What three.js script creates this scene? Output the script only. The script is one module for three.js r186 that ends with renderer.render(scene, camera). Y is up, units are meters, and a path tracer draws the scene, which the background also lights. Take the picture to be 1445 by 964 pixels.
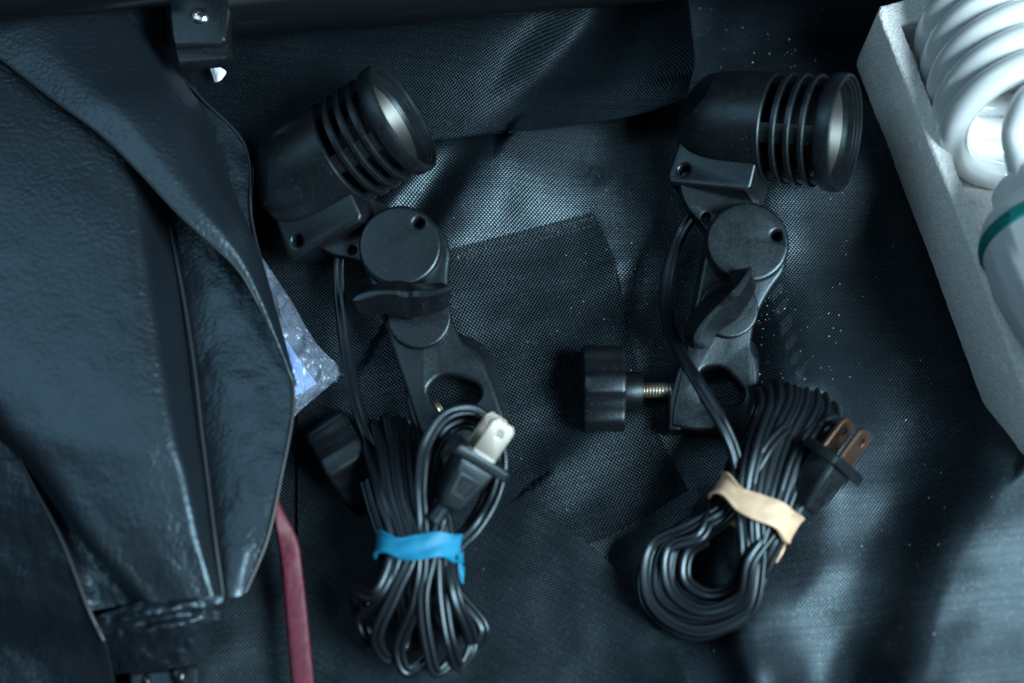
import * as THREE from 'three';
import { mergeGeometries, toCreasedNormals } from 'three/addons/utils/BufferGeometryUtils.js';
import { RectAreaLightUniformsLib } from 'three/addons/lights/RectAreaLightUniformsLib.js';
import { Brush, Evaluator, SUBTRACTION } from 'three-bvh-csg';

// ------------------------------------------------------------------ camera, light, exposure
const scene = new THREE.Scene();
scene.background = new THREE.Color().setRGB(0.001, 0.002, 0.0035);      // dim room
const W = 1445, H = 964, F = 2000, MM = 0.001, TILT = THREE.MathUtils.degToRad(20), DIST = 0.6;
const camera = new THREE.PerspectiveCamera(2 * Math.atan(H / 2 / F) * 180 / Math.PI, W / H, 0.02, 20);
camera.position.set(0, DIST * Math.cos(TILT), DIST * Math.sin(TILT));
camera.lookAt(0, 0, 0);
camera.updateMatrixWorld(true);
scene.add(camera);

RectAreaLightUniformsLib.init();
function areaLight(name, color, intensity, w, h, at, to) {
  const l = new THREE.RectAreaLight(color, intensity, w, h);
  l.name = name; l.position.set(...at); l.lookAt(...to); scene.add(l);
  return l;
}
// a large window to the right of the bag and an added soft light overhead left, for the softbox sheen
areaLight('window_light', new THREE.Color().setRGB(0.68, 0.90, 1.0), 18, 0.60, 0.66, [0.94, 1.06, 0.46], [0.02, 0, 0]);
areaLight('added_sheen_light', new THREE.Color().setRGB(0.50, 0.80, 1.0), 0.75, 0.8, 1.2, [-0.74, 1.22, -0.20], [-0.2, 0, 0]);

const renderer = new THREE.WebGLRenderer({ antialias: true });
renderer.toneMapping = THREE.LinearToneMapping;
renderer.toneMappingExposure = 2.7;
renderer.shadowMap.enabled = true;

// ------------------------------------------------------------------ helpers
const V3 = (x, y, z) => new THREE.Vector3(x, y, z);
const fwd = V3(0, 0, 0).sub(camera.position).normalize(), camRight = V3(1, 0, 0), camUp = V3().crossVectors(camRight, fwd).normalize();
// the place h millimetres above the bag floor that stands at (x, y) in the layout sketch
function PX(x, y, h = 0) {
  const d = fwd.clone().multiplyScalar(F).addScaledVector(camRight, x - W / 2).addScaledVector(camUp, H / 2 - y);
  const t = (h * MM - camera.position.y) / d.y;
  return d.multiplyScalar(t).add(camera.position);
}
camera.focus = PX(770, 330, 4).sub(camera.position).dot(fwd);
camera.userData.fStop = 3.9;

let seed = 7;
const rnd = () => { seed = (seed + 0x6d2b79f5) | 0; let t = Math.imul(seed ^ (seed >>> 15), 1 | seed); t = (t + Math.imul(t ^ (t >>> 7), 61 | t)) ^ t; return ((t ^ (t >>> 14)) >>> 0) / 4294967296; };
const hash = (x, y, s = 0) => { let n = Math.imul(x | 0, 374761393) + Math.imul(y | 0, 668265263) + Math.imul(s | 0, 974634637); n = Math.imul(n ^ (n >>> 13), 1274126177); return ((n ^ (n >>> 16)) >>> 0) / 4294967296; };
const mod = (a, n) => ((a % n) + n) % n;
const lerp = THREE.MathUtils.lerp, clamp = THREE.MathUtils.clamp, sstep = (x, a, b) => THREE.MathUtils.smoothstep(x, a, b);
function vnoise(x, y, s = 0, px = 0, py = 0) {            // value noise, tiling every px, py cells when given
  const ix = Math.floor(x), iy = Math.floor(y), fx = x - ix, fy = y - iy, u = fx * fx * (3 - 2 * fx), v = fy * fy * (3 - 2 * fy);
  const h = (a, b) => hash(px ? mod(a, px) : a, py ? mod(b, py) : b, s);
  return lerp(lerp(h(ix, iy), h(ix + 1, iy), u), lerp(h(ix, iy + 1), h(ix + 1, iy + 1), u), v);
}
const fbm = (x, y, s = 0, o = 4) => { let a = 0.5, t = 0; for (let i = 0; i < o; i++, a /= 2, x *= 2.03, y *= 2.03) t += a * (vnoise(x, y, s + i) - 0.5); return t; };
function worley(x, y, s, p) {                              // nearest, second nearest, id
  const ix = Math.floor(x), iy = Math.floor(y); let a = 9, b = 9, id = 0;
  for (let j = -1; j < 2; j++) for (let i = -1; i < 2; i++) {
    const cx = mod(ix + i, p), cy = mod(iy + j, p), dx = ix + i + hash(cx, cy, s) - x, dy = iy + j + hash(cx, cy, s + 9) - y, d = Math.hypot(dx, dy);
    if (d < a) { b = a; a = d; id = hash(cx, cy, s + 17); } else if (d < b) b = d;
  }
  return [a, b, id];
}
function tex(n, f, srgb) {                                 // f(x, y in pixels) -> value or [r, g, b], 0..1
  const data = new Uint8Array(n * n * 4);
  for (let y = 0; y < n; y++) for (let x = 0; x < n; x++) {
    let c = f(x, y); if (!Array.isArray(c)) c = [c, c, c];
    const i = (y * n + x) * 4;
    for (let k = 0; k < 3; k++) data[i + k] = clamp(c[k], 0, 1) * 255;
    data[i + 3] = 255;
  }
  const t = new THREE.DataTexture(data, n, n);
  t.wrapS = t.wrapT = THREE.RepeatWrapping; t.magFilter = THREE.LinearFilter; t.minFilter = THREE.LinearMipmapLinearFilter; t.generateMipmaps = true;
  if (srgb) t.colorSpace = THREE.SRGBColorSpace;
  t.needsUpdate = true;
  return t;
}
function tiled(t, metres) { const c = t.clone(); c.repeat.set(1 / metres, 1 / metres); c.needsUpdate = true; return c; }

// ------------------------------------------------------------------ materials (uv are metres everywhere)
// plain weave: 64 x 64 threads in a tile
const NT = 64, TP = 12;
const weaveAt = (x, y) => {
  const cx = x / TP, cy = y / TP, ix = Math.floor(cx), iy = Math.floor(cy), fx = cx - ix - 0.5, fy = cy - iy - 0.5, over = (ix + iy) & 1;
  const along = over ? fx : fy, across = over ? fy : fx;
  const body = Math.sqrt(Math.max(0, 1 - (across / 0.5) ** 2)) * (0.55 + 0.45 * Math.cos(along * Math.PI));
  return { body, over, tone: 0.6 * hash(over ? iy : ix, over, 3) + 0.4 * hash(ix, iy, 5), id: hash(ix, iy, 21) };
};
const weaveBump = tex(NT * TP, (x, y) => weaveAt(x, y).body);
// pale over-threads, near-black between: gap shade and thread glints painted into the colour
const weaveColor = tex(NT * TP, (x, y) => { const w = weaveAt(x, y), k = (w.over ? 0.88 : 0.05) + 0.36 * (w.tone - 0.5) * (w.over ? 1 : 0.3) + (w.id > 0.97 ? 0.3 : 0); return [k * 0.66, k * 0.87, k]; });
function cloth(cell, { color = [0.05, 0.055, 0.06], rough = 0.62, bump = 0.35, sheen = 0.35, spec = 0.9, ior = 1.5 } = {}) {
  const m = new THREE.MeshPhysicalMaterial({ roughness: rough, sheen: 1, sheenRoughness: 0.5, specularIntensity: spec, ior });
  m.color.setRGB(...color); m.sheenColor.setRGB(0.10 * sheen, 0.13 * sheen, 0.15 * sheen);
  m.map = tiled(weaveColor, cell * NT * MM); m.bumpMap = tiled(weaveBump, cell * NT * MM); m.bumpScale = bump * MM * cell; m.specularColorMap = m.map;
  return m;
}
const M = {};
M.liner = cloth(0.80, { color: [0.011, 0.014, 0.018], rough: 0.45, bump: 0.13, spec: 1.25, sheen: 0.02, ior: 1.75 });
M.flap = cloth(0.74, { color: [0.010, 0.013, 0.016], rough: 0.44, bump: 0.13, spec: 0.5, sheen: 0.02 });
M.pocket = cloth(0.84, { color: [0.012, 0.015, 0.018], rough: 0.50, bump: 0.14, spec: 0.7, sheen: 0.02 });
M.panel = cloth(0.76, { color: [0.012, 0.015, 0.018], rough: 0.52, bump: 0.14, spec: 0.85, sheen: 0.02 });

const pebbleBump = tex(768, (x, y) => {
  const s = 32 / 768, wx = x * s + 0.3 * vnoise(x * s, y * s, 40, 32, 32), wy = y * s + 0.3 * vnoise(x * s, y * s, 41, 32, 32);
  const [a, b, id] = worley(wx, wy, 4, 32), patchy = 0.6 + 0.4 * sstep(vnoise(x * 10 / 768, y * 10 / 768, 50, 10, 10), 0.25, 0.7);
  return 0.2 + patchy * 0.7 * (0.45 + 0.55 * id) * Math.sqrt(Math.max(0, 1 - (a / 0.56) ** 2));
});
M.vinyl = new THREE.MeshPhysicalMaterial({ roughness: 0.76, specularIntensity: 1.9 });
M.vinyl.color.setRGB(0.004, 0.006, 0.009); M.vinyl.bumpMap = tiled(pebbleBump, 0.070); M.vinyl.bumpScale = 0.19 * MM; M.vinyl.roughness = 0.44; M.vinyl.specularColor.setRGB(0.64, 0.86, 1.0);
M.vinylEdge = new THREE.MeshPhysicalMaterial({ roughness: 0.5, specularIntensity: 1.6 }); M.vinylEdge.color.copy(M.vinyl.color);

// moulded plastic: fine grain, handling smears and specks of dust
const toSRGB = (v) => (v <= 0.0031308 ? v * 12.92 : 1.055 * v ** (1 / 2.4) - 0.055);
const dustMap = tex(1024, (x, y) => {
  const s = 1 / 1024, [a, , id] = worley(x * s * 44, y * s * 44, 71, 44), speck = id > 0.80 && a < 0.04 + 0.06 * (id - 0.8) / 0.2 ? 0.10 + 0.55 * hash(id * 1e6, 3) : 0;
  const scuff = sstep(vnoise(x * s * 90, y * s * 14, 75, 90, 14), 0.80, 0.95) * sstep(vnoise(x * s * 8, y * s * 8, 76, 8, 8), 0.55, 0.8) * 0.012;
  const film = 0.020 + 0.006 * (vnoise(x * s * 7, y * s * 7, 72, 7, 7) - 0.5) + 0.005 * (vnoise(x * s * 30, y * s * 30, 73, 30, 30) - 0.5) + 0.006 * (vnoise(x * s * 220, y * s * 220, 74, 220, 220) - 0.5) + scuff;
  const k = toSRGB(Math.max(film, speck)); return [k, k, k];
}, true);
const grainBump = tex(512, (x, y) => { const s = 1 / 512; return 0.5 * vnoise(x * s * 170, y * s * 170, 80, 170, 170) + 0.3 * vnoise(x * s * 60, y * s * 60, 81, 60, 60) + 0.2 * vnoise(x * s * 18, y * s * 18, 82, 18, 18); });
const fineRough = tex(512, (x, y) => { const s = 1 / 512; return 0.62 + 0.14 * (vnoise(x * s * 9, y * s * 9, 60, 9, 9) - 0.5) + 0.10 * (vnoise(x * s * 40, y * s * 40, 61, 40, 40) - 0.5) + 0.15 * (vnoise(x * s * 160, y * s * 160, 62, 160, 160) - 0.5); });
function plastic(c, rough, bump = 0.05) {
  const m = new THREE.MeshPhysicalMaterial({ roughness: rough, specularIntensity: 1 });
  m.color.setRGB(c[0] / 0.055, c[1] / 0.055, c[2] / 0.055); m.map = tiled(dustMap, 0.06); m.bumpMap = tiled(grainBump, 0.04); m.bumpScale = bump * MM; m.roughnessMap = tiled(fineRough, 0.05); m.specularColor.setRGB(0.70, 0.90, 1.0);
  return m;
}
M.body = plastic([0.012, 0.015, 0.019], 0.60);
M.bracket = plastic([0.012, 0.015, 0.019], 0.58);
M.knob = plastic([0.013, 0.015, 0.018], 0.60);
M.handle = plastic([0.013, 0.016, 0.020], 0.54, 0.03);
M.copper = new THREE.MeshStandardMaterial({ metalness: 1, roughness: 0.34 }); M.copper.color.setRGB(0.36, 0.21, 0.15);
M.cord = new THREE.MeshPhysicalMaterial({ roughness: 0.34 }); M.cord.color.setRGB(0.004, 0.005, 0.007); M.cord.specularColor.setRGB(0.72, 0.9, 1.0); M.cord.bumpMap = tiled(grainBump, 0.05); M.cord.bumpScale = 0.02 * MM;
M.plug = plastic([0.014, 0.017, 0.021], 0.62);
M.lensGlass = new THREE.MeshPhysicalMaterial({ transmission: 1, roughness: 0.06, thickness: 0, ior: 1.5 });
M.reflector = new THREE.MeshStandardMaterial({ metalness: 1, roughness: 0.5 }); M.reflector.color.setRGB(0.15, 0.15, 0.14);
M.nickel = new THREE.MeshStandardMaterial({ metalness: 1, roughness: 0.3 }); M.nickel.color.setRGB(0.56, 0.52, 0.46); M.nickel.roughness = 0.34;
M.thread = new THREE.MeshStandardMaterial({ metalness: 1, roughness: 0.38 }); M.thread.color.setRGB(0.62, 0.56, 0.46);
M.screw = new THREE.MeshStandardMaterial({ metalness: 1, roughness: 0.22 }); M.screw.color.setRGB(0.80, 0.80, 0.76);
M.tube = new THREE.MeshPhysicalMaterial({ roughness: 0.22, specularIntensity: 0.6 }); M.tube.color.setRGB(0.004, 0.005, 0.006);
// expanded foam beads
const foamCell = (x, y) => worley(x * 40 / 1024, y * 40 / 1024, 91, 40);
const foamBump = tex(1024, (x, y) => { const [a, b] = foamCell(x, y); return 0.75 * sstep(b - a, 0, 0.28) + 0.25 * (1 - a); });
const foamColor = tex(1024, (x, y) => { const [a, b, id] = foamCell(x, y), k = 0.85 + 0.12 * (id - 0.5) + 0.20 * (1 - sstep(b - a, 0.03, 0.2)); return [k, k * 0.995, k * 0.98]; });
M.foam = new THREE.MeshPhysicalMaterial({ roughness: 0.75, specularIntensity: 0.5 }); M.foam.color.setRGB(0.94, 0.93, 0.92); M.foam.map = tiled(foamColor, 0.10); M.foam.bumpMap = tiled(foamBump, 0.10); M.foam.bumpScale = 0.24 * MM;
M.lampTube = new THREE.MeshPhysicalMaterial({ roughness: 0.35, clearcoat: 1, clearcoatRoughness: 0.04 }); M.lampTube.color.setRGB(0.70, 0.72, 0.72);
M.whitePlastic = new THREE.MeshPhysicalMaterial({ roughness: 0.4 }); M.whitePlastic.color.setRGB(0.74, 0.76, 0.77);
M.teal = new THREE.MeshPhysicalMaterial({ roughness: 0.42 }); M.teal.color.setRGB(0.004, 0.20, 0.19);
const rubberBump = tex(256, (x, y) => 0.6 * vnoise(x / 16, y / 4, 95, 16, 64) + 0.4 * vnoise(x / 3, y / 3, 96));
const rubberTone = tex(256, (x, y) => 0.86 + 0.2 * (vnoise(x / 32, y / 16, 97, 8, 16) - 0.5) + 0.1 * (vnoise(x / 4, y / 4, 98, 64, 64) - 0.5), false);
function rubber(c) { const m = new THREE.MeshPhysicalMaterial({ roughness: 0.58 }); m.color.setRGB(...c); m.map = tiled(rubberTone, 0.03); m.bumpMap = tiled(rubberBump, 0.012); m.bumpScale = 0.06 * MM; return m; }
M.blue = rubber([0.003, 0.21, 0.38]);
M.tan = rubber([0.62, 0.42, 0.27]);
const ribTex = tex(256, (x, y) => { const w = 0.5 + 0.5 * Math.sin((x + y) * Math.PI / 4), k = 0.75 + 0.15 * w + 0.2 * (vnoise(x / 16, y / 16, 99, 16, 16) - 0.5); return k; });
M.ribbon = new THREE.MeshPhysicalMaterial({ roughness: 0.6, sheen: 1, sheenRoughness: 0.4 }); M.ribbon.color.setRGB(0.115, 0.010, 0.026); M.ribbon.sheenColor.setRGB(0.05, 0.015, 0.022); M.ribbon.map = tiled(ribTex, 0.022); M.ribbon.bumpMap = tiled(ribTex, 0.022); M.ribbon.bumpScale = 0.06 * MM;
M.stitch = new THREE.MeshStandardMaterial({ roughness: 0.6 }); M.stitch.color.setRGB(0.035, 0.04, 0.045);
M.redStitch = new THREE.MeshStandardMaterial({ roughness: 0.6 }); M.redStitch.color.setRGB(0.06, 0.006, 0.016);
M.film = new THREE.MeshPhysicalMaterial({ transmission: 0.91, roughness: 0.26, thickness: 0, ior: 1.5, specularIntensity: 1 }); M.film.color.setRGB(0.74, 0.83, 0.96); M.film.bumpScale = 0.8 * MM;
M.film.bumpMap = tiled(tex(512, (x, y) => { const s = 1 / 512, [a, b] = worley(x * s * 14 + 2 * vnoise(x * s * 6, y * s * 6, 31, 6, 6), y * s * 5, 33, 14); return sstep(b - a, 0, 0.3) * 0.7 + 0.3 * vnoise(x * s * 40, y * s * 12, 34, 40, 12); }), 0.05);
M.paper = new THREE.MeshStandardMaterial({ roughness: 0.75 }); M.paper.color.setRGB(0.74, 0.78, 0.90);
M.lint = new THREE.MeshStandardMaterial({ roughness: 0.9 }); M.lint.color.setRGB(0.5, 0.5, 0.48);

// ------------------------------------------------------------------ object helpers
function mesh(name, geometry, material, parent = scene) {
  const o = new THREE.Mesh(geometry, material);
  o.name = name; o.castShadow = o.receiveShadow = true; parent.add(o);
  return o;
}
function thing(name, label, category, at, group) {
  const o = new THREE.Group();
  o.name = name; o.position.copy(at); o.userData = { label, category }; if (group) o.userData.group = group;
  scene.add(o); o.updateMatrixWorld(true);
  return o;
}
// a geometry that was made in the world becomes a part of parent
function part(name, geometry, material, parent) {
  parent.updateMatrixWorld(true);
  geometry.applyMatrix4(parent.matrixWorld.clone().invert());
  return mesh(name, geometry, material, parent);
}
// box-projected uv in metres
function boxUV(g, k = 1) {
  if (g.index) g = g.toNonIndexed();
  const p = g.attributes.position, uv = new Float32Array(p.count * 2), a = V3(), b = V3(), c = V3(), n = V3();
  for (let i = 0; i < p.count; i += 3) {
    a.fromBufferAttribute(p, i); b.fromBufferAttribute(p, i + 1); c.fromBufferAttribute(p, i + 2);
    n.subVectors(b, a).cross(c.clone().sub(a)); const x = Math.abs(n.x), y = Math.abs(n.y), z = Math.abs(n.z);
    [a, b, c].forEach((q, j) => { const s = y >= x && y >= z ? [q.x, q.z] : x >= z ? [q.z, q.y] : [q.x, q.y]; uv[(i + j) * 2] = s[0] * k; uv[(i + j) * 2 + 1] = s[1] * k; });
  }
  g.setAttribute('uv', new THREE.BufferAttribute(uv, 2));
  return g;
}
const smooth = (g, deg = 35) => toCreasedNormals(g.index ? g.toNonIndexed() : g, deg * Math.PI / 180);
const fin = (g, deg = 35) => smooth(boxUV(g), deg);
const shapeOf = (pts) => { const s = new THREE.Shape(); pts.forEach(([x, z], i) => (i ? s.lineTo(x, -z) : s.moveTo(x, -z))); s.closePath(); return s; };
function roundPts(pts, n = 4) {                             // closed Catmull-Rom through the points
  const out = [], L = pts.length;
  for (let i = 0; i < L; i++) for (let k = 0; k < n; k++) {
    const [a, b, c, d] = [-1, 0, 1, 2].map((j) => pts[mod(i + j, L)]), t = k / n;
    out.push([0, 1].map((q) => cr(a[q], b[q], c[q], d[q], t)));
  }
  return out;
}
const cr = (a, b, c, d, t) => 0.5 * (2 * b + (c - a) * t + (2 * a - 5 * b + 4 * c - d) * t * t + (3 * b - a - 3 * c + d) * t * t * t);
// an upright slab between y0 and y1 (same unit as pts), with rounded edges and through holes
function slab(pts, y0, y1, bevel = 1, holes = [], seg = 3) {
  const s = shapeOf(pts);
  for (const h of holes) { const p = new THREE.Path(); h.forEach(([x, z], i) => (i ? p.lineTo(x, -z) : p.moveTo(x, -z))); p.closePath(); s.holes.push(p); }
  const g = new THREE.ExtrudeGeometry(s, { depth: y1 - y0 - 2 * bevel, bevelEnabled: bevel > 0, bevelThickness: bevel, bevelSize: bevel, bevelOffset: -bevel, bevelSegments: seg, curveSegments: 16 });
  g.translate(0, 0, bevel); g.rotateX(-Math.PI / 2); g.translate(0, y0, 0);
  return g;
}
const circle = (cx, cz, r, n = 48) => Array.from({ length: n }, (_, i) => [cx + r * Math.cos(i / n * 2 * Math.PI), cz + r * Math.sin(i / n * 2 * Math.PI)]);
const hole = (cx, cz, r, n = 20) => circle(cx, cz, r, n).reverse();

function sheetFrom(grid, nu, nv, thick, uvK = 1) {          // grid[j][i] world points; a cloth with real thickness
  const n = nu * nv, pos = [], uv = [], idx = [], nor = [];
  const at = (i, j) => grid[clamp(j, 0, nv - 1)][clamp(i, 0, nu - 1)];
  const U = [], Vv = [];
  for (let j = 0; j < nv; j++) { U.push([]); for (let i = 0; i < nu; i++) U[j].push(i ? U[j][i - 1] + at(i, j).distanceTo(at(i - 1, j)) : 0); const mid = U[j][nu >> 1]; for (let i = 0; i < nu; i++) U[j][i] -= mid; }
  for (let j = 0; j < nv; j++) { Vv.push([]); for (let i = 0; i < nu; i++) Vv[j].push(j ? Vv[j - 1][i] + at(i, j).distanceTo(at(i, j - 1)) : 0); }
  for (let j = 0; j < nv; j++) for (let i = 0; i < nu; i++) {
    nor.push(V3().subVectors(at(i, j + 1), at(i, j - 1)).cross(V3().subVectors(at(i + 1, j), at(i - 1, j))).normalize());
  }
  for (const side of [0, 1]) for (let j = 0; j < nv; j++) for (let i = 0; i < nu; i++) {
    const p = at(i, j), q = nor[j * nu + i];
    pos.push(p.x - q.x * thick * side, p.y - q.y * thick * side, p.z - q.z * thick * side); uv.push(U[j][i] * uvK, Vv[j][i] * uvK);
  }
  for (let j = 0; j < nv - 1; j++) for (let i = 0; i < nu - 1; i++) {
    const a = j * nu + i, b = a + 1, c = a + nu, d = c + 1;
    idx.push(a, c, b, b, c, d, n + a, n + b, n + c, n + b, n + d, n + c);
  }
  const rim = [];
  for (let i = 0; i < nu; i++) rim.push(i);
  for (let j = 1; j < nv; j++) rim.push(j * nu + nu - 1);
  for (let i = nu - 2; i >= 0; i--) rim.push((nv - 1) * nu + i);
  for (let j = nv - 2; j > 0; j--) rim.push(j * nu);
  const base = pos.length / 3;
  rim.forEach((r) => { for (const s of [0, 1]) { const k = (s * n + r) * 3; pos.push(pos[k], pos[k + 1], pos[k + 2]); uv.push(uv[r * 2], uv[r * 2 + 1]); } });
  rim.forEach((_, k) => { const a = base + 2 * k, b = base + 2 * ((k + 1) % rim.length); idx.push(a, b, a + 1, b, b + 1, a + 1); });
  const g = new THREE.BufferGeometry();
  g.setAttribute('position', new THREE.Float32BufferAttribute(pos, 3)); g.setAttribute('uv', new THREE.Float32BufferAttribute(uv, 2)); g.setIndex(idx); g.computeVertexNormals();
  return g;
}
function planar(g, a = 0.12) {                              // weave laid flat: uv straight from the floor plan, turned by a
  const p = g.attributes.position, c = Math.cos(a), s = Math.sin(a);
  for (let i = 0; i < p.count; i++) g.attributes.uv.setXY(i, p.getX(i) * c - p.getZ(i) * s, p.getX(i) * s + p.getZ(i) * c);
  return g;
}
// a cloth through control rows of [x, y, h]
function patch(rows, nu, nv, thick, { wob = 0, wobS = 60, s = 1, onTop = null, over = null } = {}) {
  const R = rows.length, C = rows[0].length, grid = [];
  const get = (j, i, q) => rows[clamp(j, 0, R - 1)][clamp(i, 0, C - 1)][q];
  const ext = (j, i, q) => {                                // linear continuation past the ends
    if (i < 0) return 2 * ext(j, 0, q) - ext(j, 1, q); if (i >= C) return 2 * ext(j, C - 1, q) - ext(j, C - 2, q);
    if (j < 0) return 2 * get(0, i, q) - get(1, i, q); if (j >= R) return 2 * get(R - 1, i, q) - get(R - 2, i, q);
    return get(j, i, q);
  };
  for (let b = 0; b < nv; b++) {
    const fv = b / (nv - 1) * (R - 1), j = Math.min(Math.floor(fv), R - 2), tv = fv - j; grid.push([]);
    for (let a = 0; a < nu; a++) {
      const fu = a / (nu - 1) * (C - 1), i = Math.min(Math.floor(fu), C - 2), tu = fu - i;
      const v = [0, 1, 2].map((q) => { const r = [-1, 0, 1, 2].map((dj) => cr(ext(j + dj, i - 1, q), ext(j + dj, i, q), ext(j + dj, i + 1, q), ext(j + dj, i + 2, q), tu)); return cr(...r, tv); });
      let h = onTop ? onTop(v[0], v[1]) + v[2] : v[2];
      if (over !== null) h = Math.max(h, ground(v[0], v[1]) + over);
      h += wob * 2 * fbm(v[0] / wobS, v[1] / wobS, s * 31, 3);
      grid[b].push(PX(v[0], v[1], h));
    }
  }
  return sheetFrom(grid, nu, nv, thick * MM);
}
function curve(pts, tension = 0.5) { return new THREE.CatmullRomCurve3(pts.map((p) => (p.isVector3 ? p : PX(...p))), false, 'centripetal', tension); }
const rope = (pts, r, seg = 60, sides = 8) => new THREE.TubeGeometry(curve(pts), seg, r * MM, sides, false);
// flat twin cord: two conductors side by side, kept as flat as the turns allow
function twinCord(pts, seg, r = 1.35, roll = 0) {
  const c = curve(pts), prof = [], ns = 20, pos = [], uv = [], idx = [], up = V3(0, 1, 0);
  for (const side of [1, -1]) for (let k = 0; k < 10; k++) { const a = (-138 + 276 * k / 9) * Math.PI / 180; prof.push([side * (r * 0.94 + r * Math.cos(a)), side * r * Math.sin(a)]); }
  const P = c.getSpacedPoints(seg); let n0 = null; const len = c.getLength();
  for (let j = 0; j <= seg; j++) {
    const t = V3().subVectors(P[Math.min(j + 1, seg)], P[Math.max(j - 1, 0)]).normalize();
    if (!n0) n0 = V3().crossVectors(up, t).normalize(); 
    n0.addScaledVector(t, -n0.dot(t)).normalize();
    const want = V3().crossVectors(up, t); if (want.length() > 0.3) { want.normalize(); if (want.dot(n0) < 0) want.negate(); n0.lerp(want, 0.12).addScaledVector(t, -n0.dot(t)).normalize(); }
    const b = V3().crossVectors(t, n0), w = roll + 0.5 * fbm(j / seg * 11, r, 3, 2) * 2, e1 = n0.clone().multiplyScalar(Math.cos(w)).addScaledVector(b, Math.sin(w)), e2 = V3().crossVectors(t, e1);
    for (let k = 0; k <= ns; k++) { const [x, y] = prof[k % ns], q = P[j].clone().addScaledVector(e1, x * MM).addScaledVector(e2, y * MM); pos.push(q.x, q.y, q.z); uv.push(k / ns * 0.012, j / seg * len); }
  }
  for (let j = 0; j < seg; j++) for (let k = 0; k < ns; k++) { const a = j * (ns + 1) + k, b2 = a + 1, d = a + ns + 1, e = d + 1; idx.push(a, b2, d, b2, e, d); }
  const g = new THREE.BufferGeometry();
  g.setAttribute('position', new THREE.Float32BufferAttribute(pos, 3)); g.setAttribute('uv', new THREE.Float32BufferAttribute(uv, 2)); g.setIndex(idx); g.computeVertexNormals();
  return g;
}
const BITE = {};

// ------------------------------------------------------------------ the bag's lining
// folds: crest line, height, spread on the side to its left and right (looking along the line)
const FOLDS = [
  { p: [[1420, 690], [1380, 750], [1335, 850], [1300, 1010], [1270, 1300]], a: 40, l: 240, r: 105 },
  { p: [[1140, 560], [1155, 610], [1165, 690], [1150, 790], [1110, 880], [1060, 1010]], a: 21, l: 88, r: 130 },
  { p: [[505, 340], [555, 275], [615, 205]], a: 14, l: 40, r: 38 },
  { p: [[590, 385], [650, 285], [690, 225]], a: 19, l: 40, r: 100 },
  { p: [[790, 655], [860, 600], [950, 560]], a: 5, l: 30, r: 55 },
  { p: [[840, 270], [852, 320], [866, 370]], a: 3.5, l: 22, r: 40 },
  { p: [[1000, 760], [1050, 900], [1090, 1020]], a: 11, l: 50, r: 35 },
  { p: [[1090, 230], [1108, 350], [1122, 480], [1130, 540]], a: 16, l: 88, r: 75 },
];
function toLine(p, x, y) {
  let best = 1e9, side = 1, end = 0, tot = 0;
  for (let i = 0; i < p.length - 1; i++) {
    const [ax, ay] = p[i], [bx, by] = p[i + 1], dx = bx - ax, dy = by - ay, L = dx * dx + dy * dy, tr = ((x - ax) * dx + (y - ay) * dy) / L, t = clamp(tr, 0, 1), ex = x - ax - t * dx, ey = y - ay - t * dy, d = Math.hypot(ex, ey);
    if (d < best) { best = d; side = dx * (y - ay) - dy * (x - ax) > 0 ? 1 : -1; }
  }
  return [best, side];
}
function ground(x, y) {
  let h = -24 * (1 - sstep(y, -160, 230)) * sstep(x, 900, 1020) - 6 - 9 * sstep(x, 690, 1010) * sstep(y, 180, 400);
  for (const f of FOLDS) { const [d, side] = toLine(f.p, x, y), w = side > 0 ? f.r : f.l; h += f.a * Math.exp(-((d / w) ** 2)); }
  return h + 9 * fbm(x / 170, y / 170, 5, 3) + 2 * fbm(x / 60, y / 60, 9, 2);
}
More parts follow.
